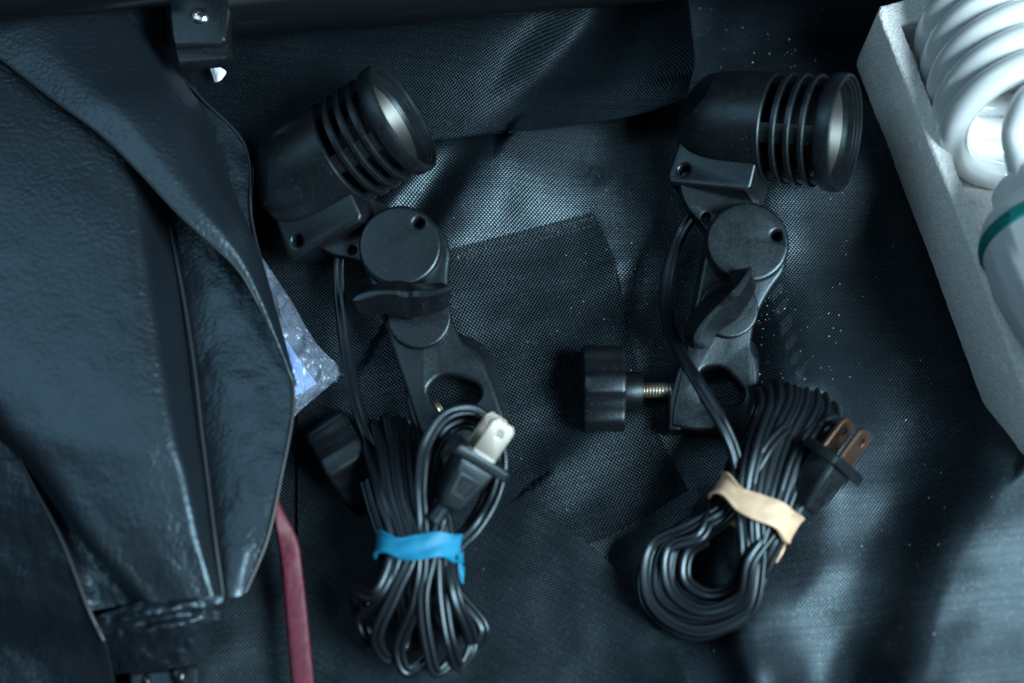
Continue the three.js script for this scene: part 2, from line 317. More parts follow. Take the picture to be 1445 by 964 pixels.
{
  const x0 = -420, x1 = 1860, y0 = -420, y1 = 1380, st = 7, nu = Math.round((x1 - x0) / st) + 1, nv = Math.round((y1 - y0) / st) + 1, grid = [];
  for (let j = 0; j < nv; j++) { grid.push([]); for (let i = 0; i < nu; i++) { const x = x0 + i * st, y = y0 + j * st; grid[j].push(PX(x, y, ground(x, y))); } }
  const g = sheetFrom(grid, nu, nv, 1 * MM), p = g.attributes.position, uv = g.attributes.uv, c = Math.cos(0.12), s = Math.sin(0.12);
  for (let i = 0; i < p.count; i++) uv.setXY(i, p.getX(i) * c - p.getZ(i) * s, p.getX(i) * s + p.getZ(i) * c);
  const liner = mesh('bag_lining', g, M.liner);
  liner.userData = { kind: 'structure', label: 'black woven nylon lining of the bag, lying in folds under everything' };

  // pocket panel sewn on the floor between the two lamps
  const pk = patch([
    [[560, 372, 1.2], [640, 351, 1.6], [740, 326, 1.6], [838, 300, 1.4]],
    [[560, 440, 1.2], [640, 430, 1.8], [750, 410, 1.8], [868, 370, 1.4]],
    [[570, 540, 1.2], [660, 530, 1.8], [770, 510, 1.8], [890, 480, 1.4]],
    [[590, 640, 1.2], [690, 640, 1.8], [800, 620, 1.6], [920, 590, 1.2]],
    [[620, 790, 1.2], [730, 790, 1.6], [850, 760, 1.4], [970, 690, 1.0]],
  ], 120, 120, 1.2, { onTop: ground });
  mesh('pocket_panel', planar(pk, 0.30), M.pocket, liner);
  const lp = patch([
    [[420, 560, 2.0], [520, 590, 2.2], [620, 612, 2.4], [690, 630, 5]],
    [[420, 700, 2.0], [540, 705, 2.2], [680, 715, 2.6], [785, 728, 6]],
    [[420, 840, 2.0], [560, 840, 2.2], [760, 850, 2.6], [900, 842, 6]],
    [[420, 1060, 2.0], [600, 1060, 2.2], [820, 1060, 2.6], [1010, 1060, 6]],
  ], 130, 130, 1.4, { onTop: ground });
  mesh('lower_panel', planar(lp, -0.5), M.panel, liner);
  // stitches along the pocket seam
  const sg = [];
  for (const [a, b, off] of [[[650, 356], [838, 306], 0], [[656, 366], [834, 319], 0]]) for (let t = 0; t < 1; t += 0.042) {
    const p1 = [lerp(a[0], b[0], t), lerp(a[1], b[1], t)], p2 = [lerp(a[0], b[0], t + 0.026), lerp(a[1], b[1], t + 0.026)], hh = (q) => ground(q[0], q[1]) + 1.9;
    sg.push(rope([[...p1, hh(p1) - 0.4], [(p1[0] + p2[0]) / 2, (p1[1] + p2[1]) / 2, hh(p1) + 0.15], [...p2, hh(p2) - 0.4]], 0.26, 6, 5));
  }
  sg.forEach((g1) => mesh('stitch', g1, M.stitch, liner));

  // the upper flap with its hem
  const fl = patch([
    [[120, -160, 30], [330, -160, 34], [470, -160, 36], [600, -160, 34], [760, -160, 28], [880, -160, 24], [940, -160, 34], [968, -160, 46]],
    [[120, 0, 16], [330, 0, 24], [470, 0, 27], [600, 0, 29], [750, 0, 27], [850, 0, 11], [920, 0, 26], [972, 0, 42]],
    [[120, 90, 10], [330, 90, 17], [450, 90, 20], [580, 90, 25], [700, 90, 22], [790, 90, 7], [900, 90, 20], [980, 84, 36]],
    [[120, 160, 6], [330, 160, 11], [440, 160, 14], [560, 160, 17], [670, 150, 15], [760, 140, 9], [880, 130, 15], [974, 115, 24]],
    [[120, 260, 2], [330, 250, 5], [450, 250, 8], [560, 237, 10], [640, 196, 11], [760, 181, 9], [880, 165, 12], [966, 140, 20]],
  ], 150, 90, 1.1, { wob: 1.0, wobS: 90, s: 3, over: 3 });
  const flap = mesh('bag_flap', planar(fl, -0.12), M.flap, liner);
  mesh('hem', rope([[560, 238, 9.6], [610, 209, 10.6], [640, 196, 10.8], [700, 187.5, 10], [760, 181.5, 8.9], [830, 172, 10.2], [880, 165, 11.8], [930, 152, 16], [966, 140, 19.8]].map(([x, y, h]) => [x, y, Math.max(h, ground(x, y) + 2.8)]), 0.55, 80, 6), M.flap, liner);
}

// ------------------------------------------------------------------ lamp: spot head on a bracket, hinged to a clamp
const LS = 0.285;                                          // millimetres per layout unit at the height of a lamp
function makeLamp({ label, disc, height, headTurn, clampTurn, wingTurn, wingAt, facing, pitch, clampScale, headAt }) {
  const L = thing('clamp_lamp', label, 'lamp', PX(...disc, height), 'clamp lamps lying in the bag');
  L.rotation.set(pitch, 0, 0); L.scale.setScalar(MM); L.updateMatrixWorld(true);          // built in millimetres
  const U = (x, y) => [(x - 1052) * LS, (y - 340) * LS], US = (a) => a.map(([x, y]) => U(x, y));
  const mm = (g, deg) => { const q = boxUV(g, MM); return smooth(q, deg); };
  // --- clamp
  const turnG = (g, a) => (a === clampTurn ? g.scale(clampScale, 1, clampScale) : g).rotateY(-a);
  const outline = roundPts(US([[995, 350], [984, 400], [974, 445], [962, 500], [943, 584], [952, 600], [1000, 605], [1046, 606], [1058, 580], [1066, 530], [1064, 502], [1058, 484], [1062, 455], [1074, 425], [1090, 398], [1108, 372], [1112, 340], [1094, 297], [1052, 281], [1008, 300]]), 5);
  const throat = roundPts(US([[984, 522], [1003, 512], [1022, 518], [1044, 546], [1040, 563], [1010, 568], [986, 562]]), 4).reverse();
  const clampBody = mesh('clamp_body', mm(turnG(slab(outline, 3, 21, 1.6, [throat]), clampTurn), 30), M.body, L);
  mesh('side_rib', mm(turnG(slab(US([[1040, 474], [1062, 474], [1079, 500], [1082, 528], [1060, 606], [1030, 609], [1044, 560]]), 0.5, 20.4, 4.2, [], 1), clampTurn), 20), M.body, clampBody);
  mesh('jaw', mm(turnG(slab(US([[940, 560], [952, 520], [962, 500], [972, 502], [964, 560], [956, 604], [938, 604]]), 1, 20, 1.5), clampTurn), 30), M.body, clampBody);
  mesh('boss', mm(turnG(slab(circle(...U(1025, 432), 12), 19, 24.5, 1.0), clampTurn), 35), M.body, clampBody);
  // --- wing handle, a bent two-lobed bar on a short hub
  const wpos = [], widx = [], WN = 40;
  for (let k = 0; k <= WN; k++) {
    const s = -20 + 40 * k / WN, q = s / 20, e = Math.sqrt(Math.max(0.02, 1 - Math.abs(q) ** 8)), c = 1.7 * Math.sin(q * Math.PI * 0.9), wb = (6.2 + 1.6 * Math.exp(-((s / 7) ** 2))) * e, wt = (0.9 + 0.25 * Math.sin(q * 5)) * e, top = 42.5 - 1.8 * Math.exp(-(((s - 2) / 2.2) ** 2)) - 1.2 * Math.abs(q) ** 3, bot = 28.5 + 1.5 * Math.abs(q);
    for (const [z, y] of [[c - wb * 0.75, bot], [c - wb, bot + 2.5], [c - wt - 0.5, top - 0.4], [c - wt, top], [c + wt, top], [c + wt + 0.5, top - 0.4], [c + wb, bot + 2.5], [c + wb * 0.75, bot]]) wpos.push(s, y, z);
  }
  for (let k = 0; k < WN; k++) for (let i = 0; i < 8; i++) { const a = k * 8 + i, b = k * 8 + (i + 1) % 8; widx.push(a, a + 8, b, b, a + 8, b + 8); }
  for (const k of [0, WN]) for (let i = 1; i < 7; i++) widx.push(...(k ? [k * 8, k * 8 + i, k * 8 + i + 1] : [0, i + 1, i]));
  const wing = new THREE.BufferGeometry(); wing.setAttribute('position', new THREE.Float32BufferAttribute(wpos, 3)); wing.setAttribute('normal', new THREE.Float32BufferAttribute(wpos, 3)); wing.setAttribute('uv', new THREE.Float32BufferAttribute(new Float32Array(wpos.length / 3 * 2), 2)); wing.setIndex(widx);
  const bc = V3(U(1025, 432)[0], 0, U(1025, 432)[1]).multiplyScalar(clampScale).applyAxisAngle(V3(0, 1, 0), -clampTurn);
  wing.scale(0.98, 1, 1); turnG(wing, wingTurn); wing.translate(bc.x + wingAt[0], 0, bc.z + wingAt[1]);
  const wingMesh = mesh('wing_handle', mm(wing, 24), M.handle, L);
  const hub = new THREE.CylinderGeometry(5.2, 6.4, 8, 28); hub.translate(bc.x + wingAt[0] * 0.8, 27.5, bc.z + wingAt[1] * 0.8);
  mesh('hub', mm(hub, 40), M.handle, wingMesh);
  // --- clamping screw and knob, along -x of the clamp
  const sy = 13, k0 = U(948, 543);
  const along = (g, x) => { g.rotateZ(Math.PI / 2); g.translate(k0[0] - x, sy, k0[1]); return turnG(g, clampTurn); };
  const lob = []; for (let k = 0; k < 72; k++) { const a = k / 72 * 2 * Math.PI, r = 17.6 + 0.9 * Math.tanh(3 * Math.cos(6 * a)); lob.push([r * Math.cos(a), r * Math.sin(a)]); }
  const kn = slab(lob, -8.5, 8.5, 1.6, [], 3);
  const knob = mesh('clamp_knob', mm(along(kn, 28.5), 30), M.knob, L);
  mesh('collar', mm(along(new THREE.LatheGeometry([[0, -4], [7.2, -4], [7.6, -3.4], [7.6, 3.6], [7, 4.2], [0, 4.2]].map(([r, y]) => new THREE.Vector2(r, y)), 36), 16.5), 35), M.knob, knob);
  const tp = []; for (let k = 0; k <= 44; k++) tp.push(new THREE.Vector2(2.8 + 0.5 * (k & 1), -14 + k * 0.62));
  mesh('threaded_rod', mm(along(new THREE.LatheGeometry(tp, 24), 2), 60), M.thread, knob);
  // --- bracket that carries the head
  const plate = slab(roundPts(US([[962, 224], [1010, 226], [1060, 240], [1082, 290], [1060, 350], [1010, 330], [990, 304], [965, 268]]), 3), 12, 20, 0.9, [hole(...U(997, 293), 1.75)]);
  const bracket = mesh('head_bracket', mm(turnG(plate, headTurn), 30), M.bracket, L);
  const discG = slab(circle(0, 0, 17.2), 20.5, 30, 1.7, [hole(12, -2.6, 2.0)], 5);
  mesh('pivot_disc', mm(turnG(discG, headTurn), 45), M.bracket, bracket);
  // --- head: axis x in its own frame, turned in the plane and raised at the front
  const head = new THREE.Group(), cx = U(1084, 160);
  const hp = V3(cx[0], 0, cx[1]).applyAxisAngle(V3(0, 1, 0), -headTurn);
  const place = (e) => new THREE.Matrix4().makeTranslation(hp.x + headAt[0], 23.5, hp.z + headAt[1]).multiply(new THREE.Matrix4().makeRotationFromEuler(new THREE.Euler(0, -(headTurn + 0.25), e, 'YZX'))).multiply(new THREE.Matrix4().makeScale(0.99, 1.09, 1.09));
  let lo = -0.3, hi = 0.9;
  for (let k = 0; k < 30; k++) {
    const e = (lo + hi) / 2, m = L.matrixWorld.clone().multiply(place(e)), ax = V3(1, 0, 0).transformDirection(m), at = V3(33, 0, 0).applyMatrix4(m);
    if (ax.dot(camera.position.clone().sub(at).normalize()) < facing) lo = e; else hi = e;
  }
  const HM = place(lo), X0 = -34;                         // x of the back end
  const onAxis = (g) => { g.rotateZ(-Math.PI / 2); g.translate(X0, 0, 0); return g; };
  const lathe = (pts, n = 72) => onAxis(new THREE.LatheGeometry(pts.map(([r, y]) => new THREE.Vector2(r, y)), n));
  const put = (g) => g.applyMatrix4(HM);
  let shell = lathe([[0, -3], [7, -3], [11, -2.3], [14.4, -0.4], [17.2, 3], [19.2, 7.5], [20.5, 13], [21.2, 20], [21.4, 30], [21.4, 38.2], [21, 38.6], [18.6, 38.6], [18.4, 38], [18.2, 30], [15, 18], [0, 12]]);
  const ev = new Evaluator(); ev.attributes = ['position', 'normal', 'uv']; ev.useGroups = false;
  const A = new Brush(shell); A.updateMatrixWorld();
  const cutG = new THREE.BoxGeometry(60, 20, 60), cut = new Brush(cutG), nrm = V3(-0.62, 0.72, -0.30).normalize();
  cut.quaternion.setFromUnitVectors(V3(0, 1, 0), nrm); cut.position.copy(nrm.clone().multiplyScalar(10 + 17.0)).add(V3(X0 + 15, 0, 0)); cut.updateMatrixWorld();
  shell = ev.evaluate(A, cut, SUBTRACTION).geometry;
  mesh('mounting_block', mm(put(slab([[X0 + 1, 6], [X0 + 37, 6], [X0 + 37, 28], [X0 + 35, 30], [X0 + 1, 30], [X0 - 1, 27]], -11, 9.5, 1.5, [hole(X0 + 6, 24, 2.3)], 4)), 40), M.bracket, bracket);
  const body = mesh('lamp_head', mm(put(shell), 30), M.body, L);
  for (const t of [44.2, 50.3, 56.4]) mesh('cooling_ring', mm(put(lathe([[18.4, t - 1.3], [21.0, t - 1.3], [21.6, t - 0.8], [21.6, t + 0.8], [21.0, t + 1.3], [18.4, t + 1.3], [18.4, t - 1.3]])), 30), M.body, body);
  for (let k = 0; k < 5; k++) {
    const a0 = k / 5 * 2 * Math.PI + 0.62, da = 0.36, s = new THREE.Shape();
    s.absarc(0, 0, 20.4, a0, a0 + da, false); s.absarc(0, 0, 18.2, a0 + da, a0, true); s.closePath();
    const g = new THREE.ExtrudeGeometry(s, { depth: 25.4, bevelEnabled: false, curveSegments: 8 }); g.rotateY(Math.PI / 2); g.translate(X0 + 37, 0, 0);
    mesh('rib', mm(put(g), 30), M.body, body);
  }
  mesh('front_bezel', mm(put(lathe([[17.4, 61.8], [21.4, 61.8], [22.2, 62.4], [22.6, 64], [22.6, 67.2], [22.2, 68.6], [21.5, 69.2], [20.9, 68.8], [20.6, 67.6], [20.0, 67.4], [19.9, 66.4], [19.3, 66.2], [19.2, 63.8], [18.4, 63.6], [17.6, 61.9], [17.4, 61.8]])), 30), M.body, body);
  mesh('reflector', mm(put(lathe([[0, 36], [4.5, 36.2], [6.6, 41], [10, 48], [13.6, 55], [17.2, 61.8], [17.35, 61.6], [13.9, 54.4], [10.4, 46.6], [6.6, 38.6], [4.5, 33], [0, 33]])), 60), M.reflector, body);
  mesh('lens', mm(put(lathe([[0, 65.8], [9, 65.5], [14, 65], [19.1, 64.4]])), 60), M.lensGlass, body);
  return L;
}
const lampA = makeLamp({ label: 'black clamp spot lamp whose cord is tied with a blue rubber band', disc: [572, 371], height: 0, headTurn: -0.68, clampTurn: -0.5501, clampScale: 1.1, headAt: [-2.5, 5.5], wingTurn: -0.16, wingAt: [-6, -6], facing: 0.29, pitch: 0.16 });
const lampB = makeLamp({ label: 'black clamp spot lamp whose cord is tied with a tan rubber band', disc: [1040, 366], height: -2, headTurn: 0, clampTurn: 0.0001, clampScale: 1.03, headAt: [1, -0.5], wingTurn: -0.95, wingAt: [-5, 2], facing: 0.27, pitch: 0.16 });
lampB.name = 'clamp_lamp_001';

// ------------------------------------------------------------------ cords, plugs
function plug(L, at, towards, roll, size, metal) {            // built along +x in millimetres, then placed
  const a = PX(...at), x = PX(...towards).sub(a).normalize(), z = V3().crossVectors(x, V3(0, 1, 0)).normalize(), y = V3().crossVectors(z, x);
  const m = new THREE.Matrix4().makeBasis(x, y, z).setPosition(a).multiply(new THREE.Matrix4().makeRotationX(roll)).multiply(new THREE.Matrix4().makeScale(MM * size, MM * size, MM * size));
  const pl = (g, deg) => smooth(boxUV(g.applyMatrix4(m)), deg);
  const b = slab([[0, -3.4], [3, -4.8], [11, -6.2], [17, -6.8], [17, 6.8], [11, 6.2], [3, 4.8], [0, 3.4]], -5.4, 5.4, 1.4, [], 3);
  const o = part('plug', pl(b, 35), M.plug, L);
  o.updateMatrixWorld(true);
  const sub = (name, g, mat, deg = 35) => { const q = pl(g, deg); q.applyMatrix4(o.matrixWorld.clone().invert()); return mesh(name, q, mat, o); };
  sub('flange', slab([[16.6, -10], [19.4, -10], [20.2, -8.8], [20.2, 8.8], [19.4, 10], [16.6, 10]], -7.4, 7.4, 0.8), M.plug);
  sub('grip_recess', slab([[4.5, -3.2], [12.5, -4.2], [12.5, 4.2], [4.5, 3.2]], 5.2, 5.9, 0.25, [[[6, -2], [11, -2.8], [11, 2.8], [6, 2]].reverse()]), M.plug);
  sub('strain_relief', new THREE.CylinderGeometry(3.2, 2.6, 7, 20).rotateZ(Math.PI / 2).translate(-2.5, 0, 0), M.plug);
  for (const s of [-1, 1]) {
    const bl = slab([[20, -4.2], [31, -4.2], [32.6, -3.0], [32.6, 3.0], [31, 4.2], [20, 4.2]], s * 4 - 0.75, s * 4 + 0.75, 0.2, [hole(28.6, 0, 1.5)]);
    sub('blade', bl, metal, 25);
  }
  return o;
}
// lamp A: lead, then hanks through the blue band
part('lead', twinCord([[490, 338, 18], [480, 362, 13], [479, 410, 9], [485, 465, 8], [493, 520, 9], [505, 575, 12], [528, 640, 16], [556, 715, 20], [575, 775, 22]], 130, 1.42), M.cord, lampA);
{
  const ups = [[518, 626], [530, 602], [546, 590], [564, 592], [580, 604], [598, 616], [610, 630]], lows = [[500, 872], [514, 905], [538, 935], [570, 950], [606, 952], [640, 940], [664, 918], [680, 885]], P = [];
  for (let i = 0; i < 7; i++) {
    const u = ups[i], l = lows[i], l2 = lows[i + 1], b = 545 + i * 13, j = (k) => (hash(i, k, 7) - 0.5) * 10;
    P.push([b, 776, 14 + j(1) * 0.4], [lerp(b, u[0], 0.6) - 8, 700, 10], [u[0] - 6, u[1] + 30, 9], [u[0], u[1], 14], [u[0] + 8, u[1] + 26, 23], [lerp(b + 14, u[0], 0.5), 700 + j(2), 30 + j(3) * 0.3], [b + 12, 772, 33 - Math.abs(i - 3) * 1.2], [lerp(b + 8, l[0], 0.55) + j(6) * 1.8, 845 + j(4) * 2, 28 + j(7) * 0.5], [l[0] - 4 + j(9), l[1] - 34 + j(10), 20 + j(11) * 0.5], [l[0] + 7 + j(12), l[1] + j(13) * 1.6, 12 + j(14) * 0.5], [lerp(l[0], l2[0], 0.9) + 4, l[1] - 30, 13], [lerp(b + 10, l[0], 0.45), 840, 15 + j(8) * 0.4]);
  }
  part('cord', twinCord(P, 1800, 1.36), M.cord, lampA);
  // the wide loop that stands out beside the plug
  part('cord', twinCord([[600, 800, 30], [596, 740, 33], [594, 680, 36], [604, 622, 38], [632, 585, 40], [668, 580, 38], [696, 606, 34], [708, 650, 30], [698, 700, 28], [672, 745, 28], [640, 780, 27], [625, 830, 24]], 220, 1.42), M.cord, lampA);
  part('cord', twinCord([[612, 800, 27], [606, 750, 29], [604, 690, 30], [614, 636, 32], [636, 604, 33], [664, 598, 32], [688, 620, 29], [696, 660, 26], [686, 702, 24], [660, 748, 24], [634, 784, 22], [640, 840, 18], [655, 900, 14]], 220, 1.42), M.cord, lampA);
  part('cord', twinCord([[640, 690, 38], [628, 712, 36], [618, 745, 33], [610, 785, 30], [606, 840, 24]], 80, 1.42), M.cord, lampA);
}
plug(lampA, [628, 712, 36], [690, 620, 46], 0.55, 1.2, M.nickel);
// lamp B
part('lead', twinCord([[980, 300, 12], [962, 328, 8], [945, 375, 7], [939, 420, 8], [944, 460, 14], [964, 505, 26], [990, 548, 32], [1016, 592, 33], [1035, 634, 30], [1043, 672, 27], [1042, 715, 24]], 150, 1.42), M.cord, lampB);
{
  const ups = [[1074, 551], [1086, 544], [1099, 540], [1113, 538], [1128, 540], [1143, 546], [1157, 556], [1170, 570], [1120, 560]], P = [];
  for (let i = 0; i < 9; i++) {
    const u = ups[i], f = (i % 8) / 7, j = (k) => (hash(i, k, 17) - 0.5) * 8, s = [1.06, 0.98, 0.92, 1.02, 0.80, 0.86, 0.68, 0.74, 0.52][i], hz = [0, 4, 8, 9, 3, 10, 6, 12, 9][i];
    const bl = [1014 + f * 28, 698 + f * 16], br = [1050 + f * 50, 703 + f * 31], c = [992 + 8 * (1 - s) * 4, 808 - 26 * (1 - s)], lp = (ang, r, h) => [c[0] + r * s * Math.cos(ang), c[1] + r * s * Math.sin(ang) * 0.96, h + hz];
    P.push([bl[0], bl[1], 17 + 3 * f], [lerp(bl[0], u[0], 0.5) + 4, lerp(bl[1], u[1], 0.5), 11], [u[0] - 6, u[1] + 28, 10], [u[0], u[1], 15 + j(5) * 0.2], [u[0] + 6, u[1] + 24, 25], [lerp(br[0], u[0], 0.5) + j(1) * 0.6, lerp(br[1], u[1], 0.5), 31 + j(2) * 0.5], [br[0], br[1], 32 - 2 * Math.abs(f - 0.4) * 3],
      lp(-0.15, 80 + j(6), 16), lp(0.75, 82 + j(7), 9), lp(1.7, 84 + j(8) * 1.5, 3), lp(2.6, 86 + j(9) * 1.5, 2), lp(3.6, 78 + j(10) * 1.5, 4 + j(11) * 0.4), lp(4.45, 68 + j(12), 8));
  }
  part('cord', twinCord(P, 2000, 1.36), M.cord, lampB);
  part('cord', twinCord([[1128, 716, 26], [1112, 738, 25], [1094, 772, 22], [1072, 812, 17], [1034, 856, 11], [985, 882, 9], [938, 858, 9]], 110, 1.42), M.cord, lampB);
  part('cord', twinCord([[1090, 735, 24], [1110, 690, 24], [1136, 640, 25], [1158, 604, 28], [1176, 592, 26], [1186, 606, 20], [1172, 640, 14]], 110, 1.42), M.cord, lampB);
}
plug(lampB, [1130, 712, 27], [1188, 634, 34], 0.95, 1.15, M.copper);

// ------------------------------------------------------------------ rubber bands round the hanks
function band(name, label, mat, c, hc, a, ry, rh, width, tailAng) {      // c centre, a bundle direction (layout), ry half-width, rh half-height
  const A0 = PX(c[0], c[1], hc), ax = PX(c[0] + a[0] * 50, c[1] + a[1] * 50, hc).sub(A0).normalize(), up = V3(0, 1, 0), side = V3().crossVectors(ax, up).normalize();
  const o = thing(name, label, 'rubber band', A0, 'rubber bands round the cords');
  const nu = 11, nv = 120, grid = [];
  for (let j = 0; j < nv; j++) {
    const th = j / (nv - 1) * 2 * Math.PI, r = 1 + 0.03 * Math.sin(5 * th + 1) , row = [];
    const wv = width * (1 + 0.14 * Math.sin(2 * th + 0.6) + 0.08 * Math.sin(5 * th)), shift = 1.4 * Math.sin(th * 2 + 1.1) + 0.8 * Math.sin(5 * th + 2);
    for (let i = 0; i < nu; i++) {
      const q = i / (nu - 1) - 0.5, curl = 0.9 * (2 * q) ** 4 * (1 + Math.sin(3 * th)) * 0.6, cc = Math.cos(th), ss = Math.sin(th);
      const flat = (v, p) => Math.sign(v) * Math.abs(v) ** p;
      row.push(A0.clone().addScaledVector(side, flat(cc, 0.75) * (ry * r + curl) * MM).addScaledVector(up, flat(ss, 0.75) * (rh * r + curl + 0.3 * Math.sin(9 * q + 4 * th)) * MM).addScaledVector(ax, (q * wv + shift) * MM));
    }
    grid.push(row);
  }
  part('loop', sheetFrom(grid, nu, nv, 1.0 * MM), mat, o);
  // the free doubled end that sticks out at the side
  const t0 = side.clone().multiplyScalar(Math.cos(tailAng)).addScaledVector(up, Math.sin(tailAng)), g2 = [];
  for (let j = 0; j < 14; j++) { const row = [], s = j / 13; for (let i = 0; i < 7; i++) { const q = i / 6 - 0.5; row.push(A0.clone().addScaledVector(t0, (ry * 0.93 + 3.5 * s) * MM).addScaledVector(ax, (q * width * (0.9 - 0.25 * s) - 2 - 5 * s + 0.8 * Math.sin(6 * s)) * MM).addScaledVector(up, (2.5 - 5 * s + 2.2 * Math.cos(q * 4) * s) * MM)); } g2.push(row); }
  part('free_end', sheetFrom(g2, 7, 14, 1.0 * MM), mat, o);
  return o;
}
band('rubber_band', 'blue rubber band wound round the bundled cord', M.blue, [592, 778], 22, [0.1, -1], 15.6, 13.5, 9.6, -0.15);
band('rubber_band_001', 'tan rubber band wound round the bundled cord', M.tan, [1062, 722], 22, [0.52, -0.85], 16.4, 13, 10.4, -0.2);

// ------------------------------------------------------------------ softbox of pebbled black cloth, folded up
{
  const S = thing('softbox', 'folded black softbox of pebbled coated cloth with a gathered neck', 'softbox', PX(190, 500, 0));
  const add = (name, rows, nu, nv, o) => { const g = patch(rows, nu, nv, 0.9, o), p = g.attributes.position; for (let i = 0; i < p.count; i++) g.attributes.uv.setXY(i, p.getX(i) - 0.3 * p.getY(i), p.getZ(i) + 0.5 * p.getY(i)); return part(name, g, M.vinyl, S); };
  const creased = (l, r, top, dx = 0) => [0, 0.10, 0.30, 0.56, 0.76, 0.88, 0.95, 1].map((f, k) => [lerp(l[0], r[0], f), lerp(l[1], r[1], f), [l[2], lerp(l[2], top, 0.75), top - 0.6, top, top - 0.5, lerp(top, r[2], 0.10), lerp(top, r[2], 0.55), r[2]][k] ]);
  add('front_panel', [
    creased([-170, -90, 26], [230, -90, 22], 38),
    creased([-160, 190, 34], [232, 208, 22], 53),
    creased([-140, 440, 34], [265, 452, 22], 56),
    creased([-30, 590, 40], [283, 610, 24], 55),
    creased([40, 662, 42], [292, 672, 26], 52),
    creased([118, 768, 41], [302, 760, 28], 46),
    creased([200, 852, 35], [315, 839, 28], 38),
  ], 110, 160, { wob: 0.5, wobS: 60, s: 2 });
  add('folded_flap', [
    [[-220, -60, 44], [-80, -90, 48], [40, -100, 46], [110, -80, 40], [150, -60, 26]],
    [[0, 82, 56], [60, 44, 58], [130, 24, 53], [190, 46, 45], [230, 78, 33]],
    [[75, 140, 60], [120, 112, 62], [175, 96, 57], [225, 104, 47], [262, 118, 33]],
    [[145, 192, 62], [185, 166, 64], [226, 152, 58], [264, 158, 47], [294, 170, 33]],
    [[250, 300, 58], [276, 285, 58], [297, 272, 52], [316, 266, 44], [333, 276, 33]],
    [[338, 384, 48], [347, 377, 48], [356, 370, 44], [364, 366, 39], [371, 372, 33]],
    [[416, 546, 30], [417, 545, 30.5], [418, 544, 30.5], [418.6, 543, 30], [419, 542, 29]],
  ], 60, 130, { wob: 0.7, wobS: 70, s: 4 });
  add('side_panel', [
    [[150, 20, 16], [170, 20, 18], [190, 30, 20], [208, 50, 22], [222, 76, 23]],
    [[190, 160, 18], [230, 160, 21], [270, 170, 24], [310, 190, 25], [347, 208, 25]],
    [[230, 300, 22], [265, 295, 24], [297, 295, 26], [328, 300, 26], [355, 310, 25]],
    [[258, 410, 24], [290, 400, 27], [320, 400, 28], [352, 402, 28], [378, 405, 28.2]],
    [[274, 500, 25], [310, 500, 28], [345, 505, 29.5], [382, 512, 30], [409, 520, 30.6]],
    [[283, 590, 26], [315, 590, 28.5], [350, 590, 30], [386, 588, 30.5], [414, 572, 31]],
    [[294, 690, 27], [318, 690, 29], [345, 688, 30], [372, 684, 30], [396, 676, 30.4]],
    [[304, 770, 27], [322, 772, 28.5], [340, 772, 29], [358, 770, 28.5], [376, 764, 28.4]],
    [[314, 840, 27], [322, 842, 27.6], [330, 842, 27.4], [338, 841, 26.6], [346, 836, 26.4]],
  ], 60, 150, { wob: 1.2, wobS: 44, s: 6 });
  add('under_panel', [
    [[-160, 480, 16], [-100, 500, 22], [-40, 540, 27], [0, 590, 31]],
    [[-150, 640, 14], [-80, 645, 20], [-20, 655, 27], [46, 682, 33]],
    [[-120, 760, 10], [-50, 760, 17], [20, 762, 24], [88, 764, 32]],
    [[-60, 860, 6], [0, 862, 13], [60, 866, 20], [126, 864, 29]],
    [[-10, 920, 4], [40, 918, 10], [90, 912, 17], [146, 904, 25]],
    [[-40, 1020, 2], [20, 1012, 6], [90, 1000, 9], [165, 985, 12]],
  ], 50, 90, { wob: 2.0, wobS: 60, s: 8 });
  add('tucked_panel', [
    [[-30, 560, 26], [0, 575, 27], [20, 590, 28], [40, 600, 30]],
    [[46, 684, 32], [60, 678, 28], [80, 680, 27], [100, 690, 32]],
    [[88, 766, 31], [104, 764, 26], [130, 768, 27], [150, 774, 32]],
    [[128, 862, 28], [150, 858, 26], [180, 852, 29], [206, 846, 33]],
  ], 40, 80, { wob: 1.6, wobS: 26, s: 9 });
  add('gathered_neck', [
    [[112, 876, 24], [160, 862, 31], [210, 846, 35], [262, 842, 35], [318, 836, 28]],
    [[128, 888, 24], [165, 876, 33], [212, 866, 38], [262, 858, 37], [313, 852, 27]],
    [[138, 900, 22], [170, 886, 29], [214, 876, 33], [262, 868, 33], [311, 864, 25]],
    [[140, 908, 20], [172, 898, 30], [216, 890, 35], [264, 880, 34], [308, 876, 24]],
    [[146, 922, 15], [176, 914, 22], [220, 908, 26], [264, 900, 26], [302, 892, 18]],
    [[156, 938, 10], [182, 932, 17], [222, 926, 20], [262, 920, 20], [294, 912, 13]],
    [[164, 952, 4], [188, 950, 9], [224, 946, 12], [260, 940, 12], [288, 934, 6]],
  ], 60, 80, { wob: 2.4, wobS: 16, s: 11 });
  const edge = (name, pts, r) => part(name, rope(pts, r, 90, 8), M.vinylEdge, S);
  edge('edge_piping', [[222, 76, 23.4], [285, 140, 25], [347, 208, 25.4], [355, 310, 25.4], [378, 405, 28.3], [409, 520, 30.7], [414, 572, 31.1], [396, 676, 30.5], [376, 764, 28.5], [346, 836, 26.5]], 0.75);
  edge('seam_piping', [[240, 320, 27], [252, 385, 27.5], [262, 440, 28], [274, 520, 29], [284, 608, 30], [293, 680, 30.6], [303, 760, 31.4], [314, 838, 30]], 0.95);
  edge('flap_piping', [[0, 82, 56.2], [75, 140, 60.2], [145, 192, 62.2], [198, 244, 61], [250, 300, 58.2], [296, 342, 53.5], [338, 384, 48.2], [378, 458, 39], [416, 546, 30.2]], 0.55);
  edge('fold_piping', [[0, 592, 31.4], [46, 683, 33.2], [88, 765, 32.2], [126, 863, 29.2], [146, 904, 25.2]], 0.9);
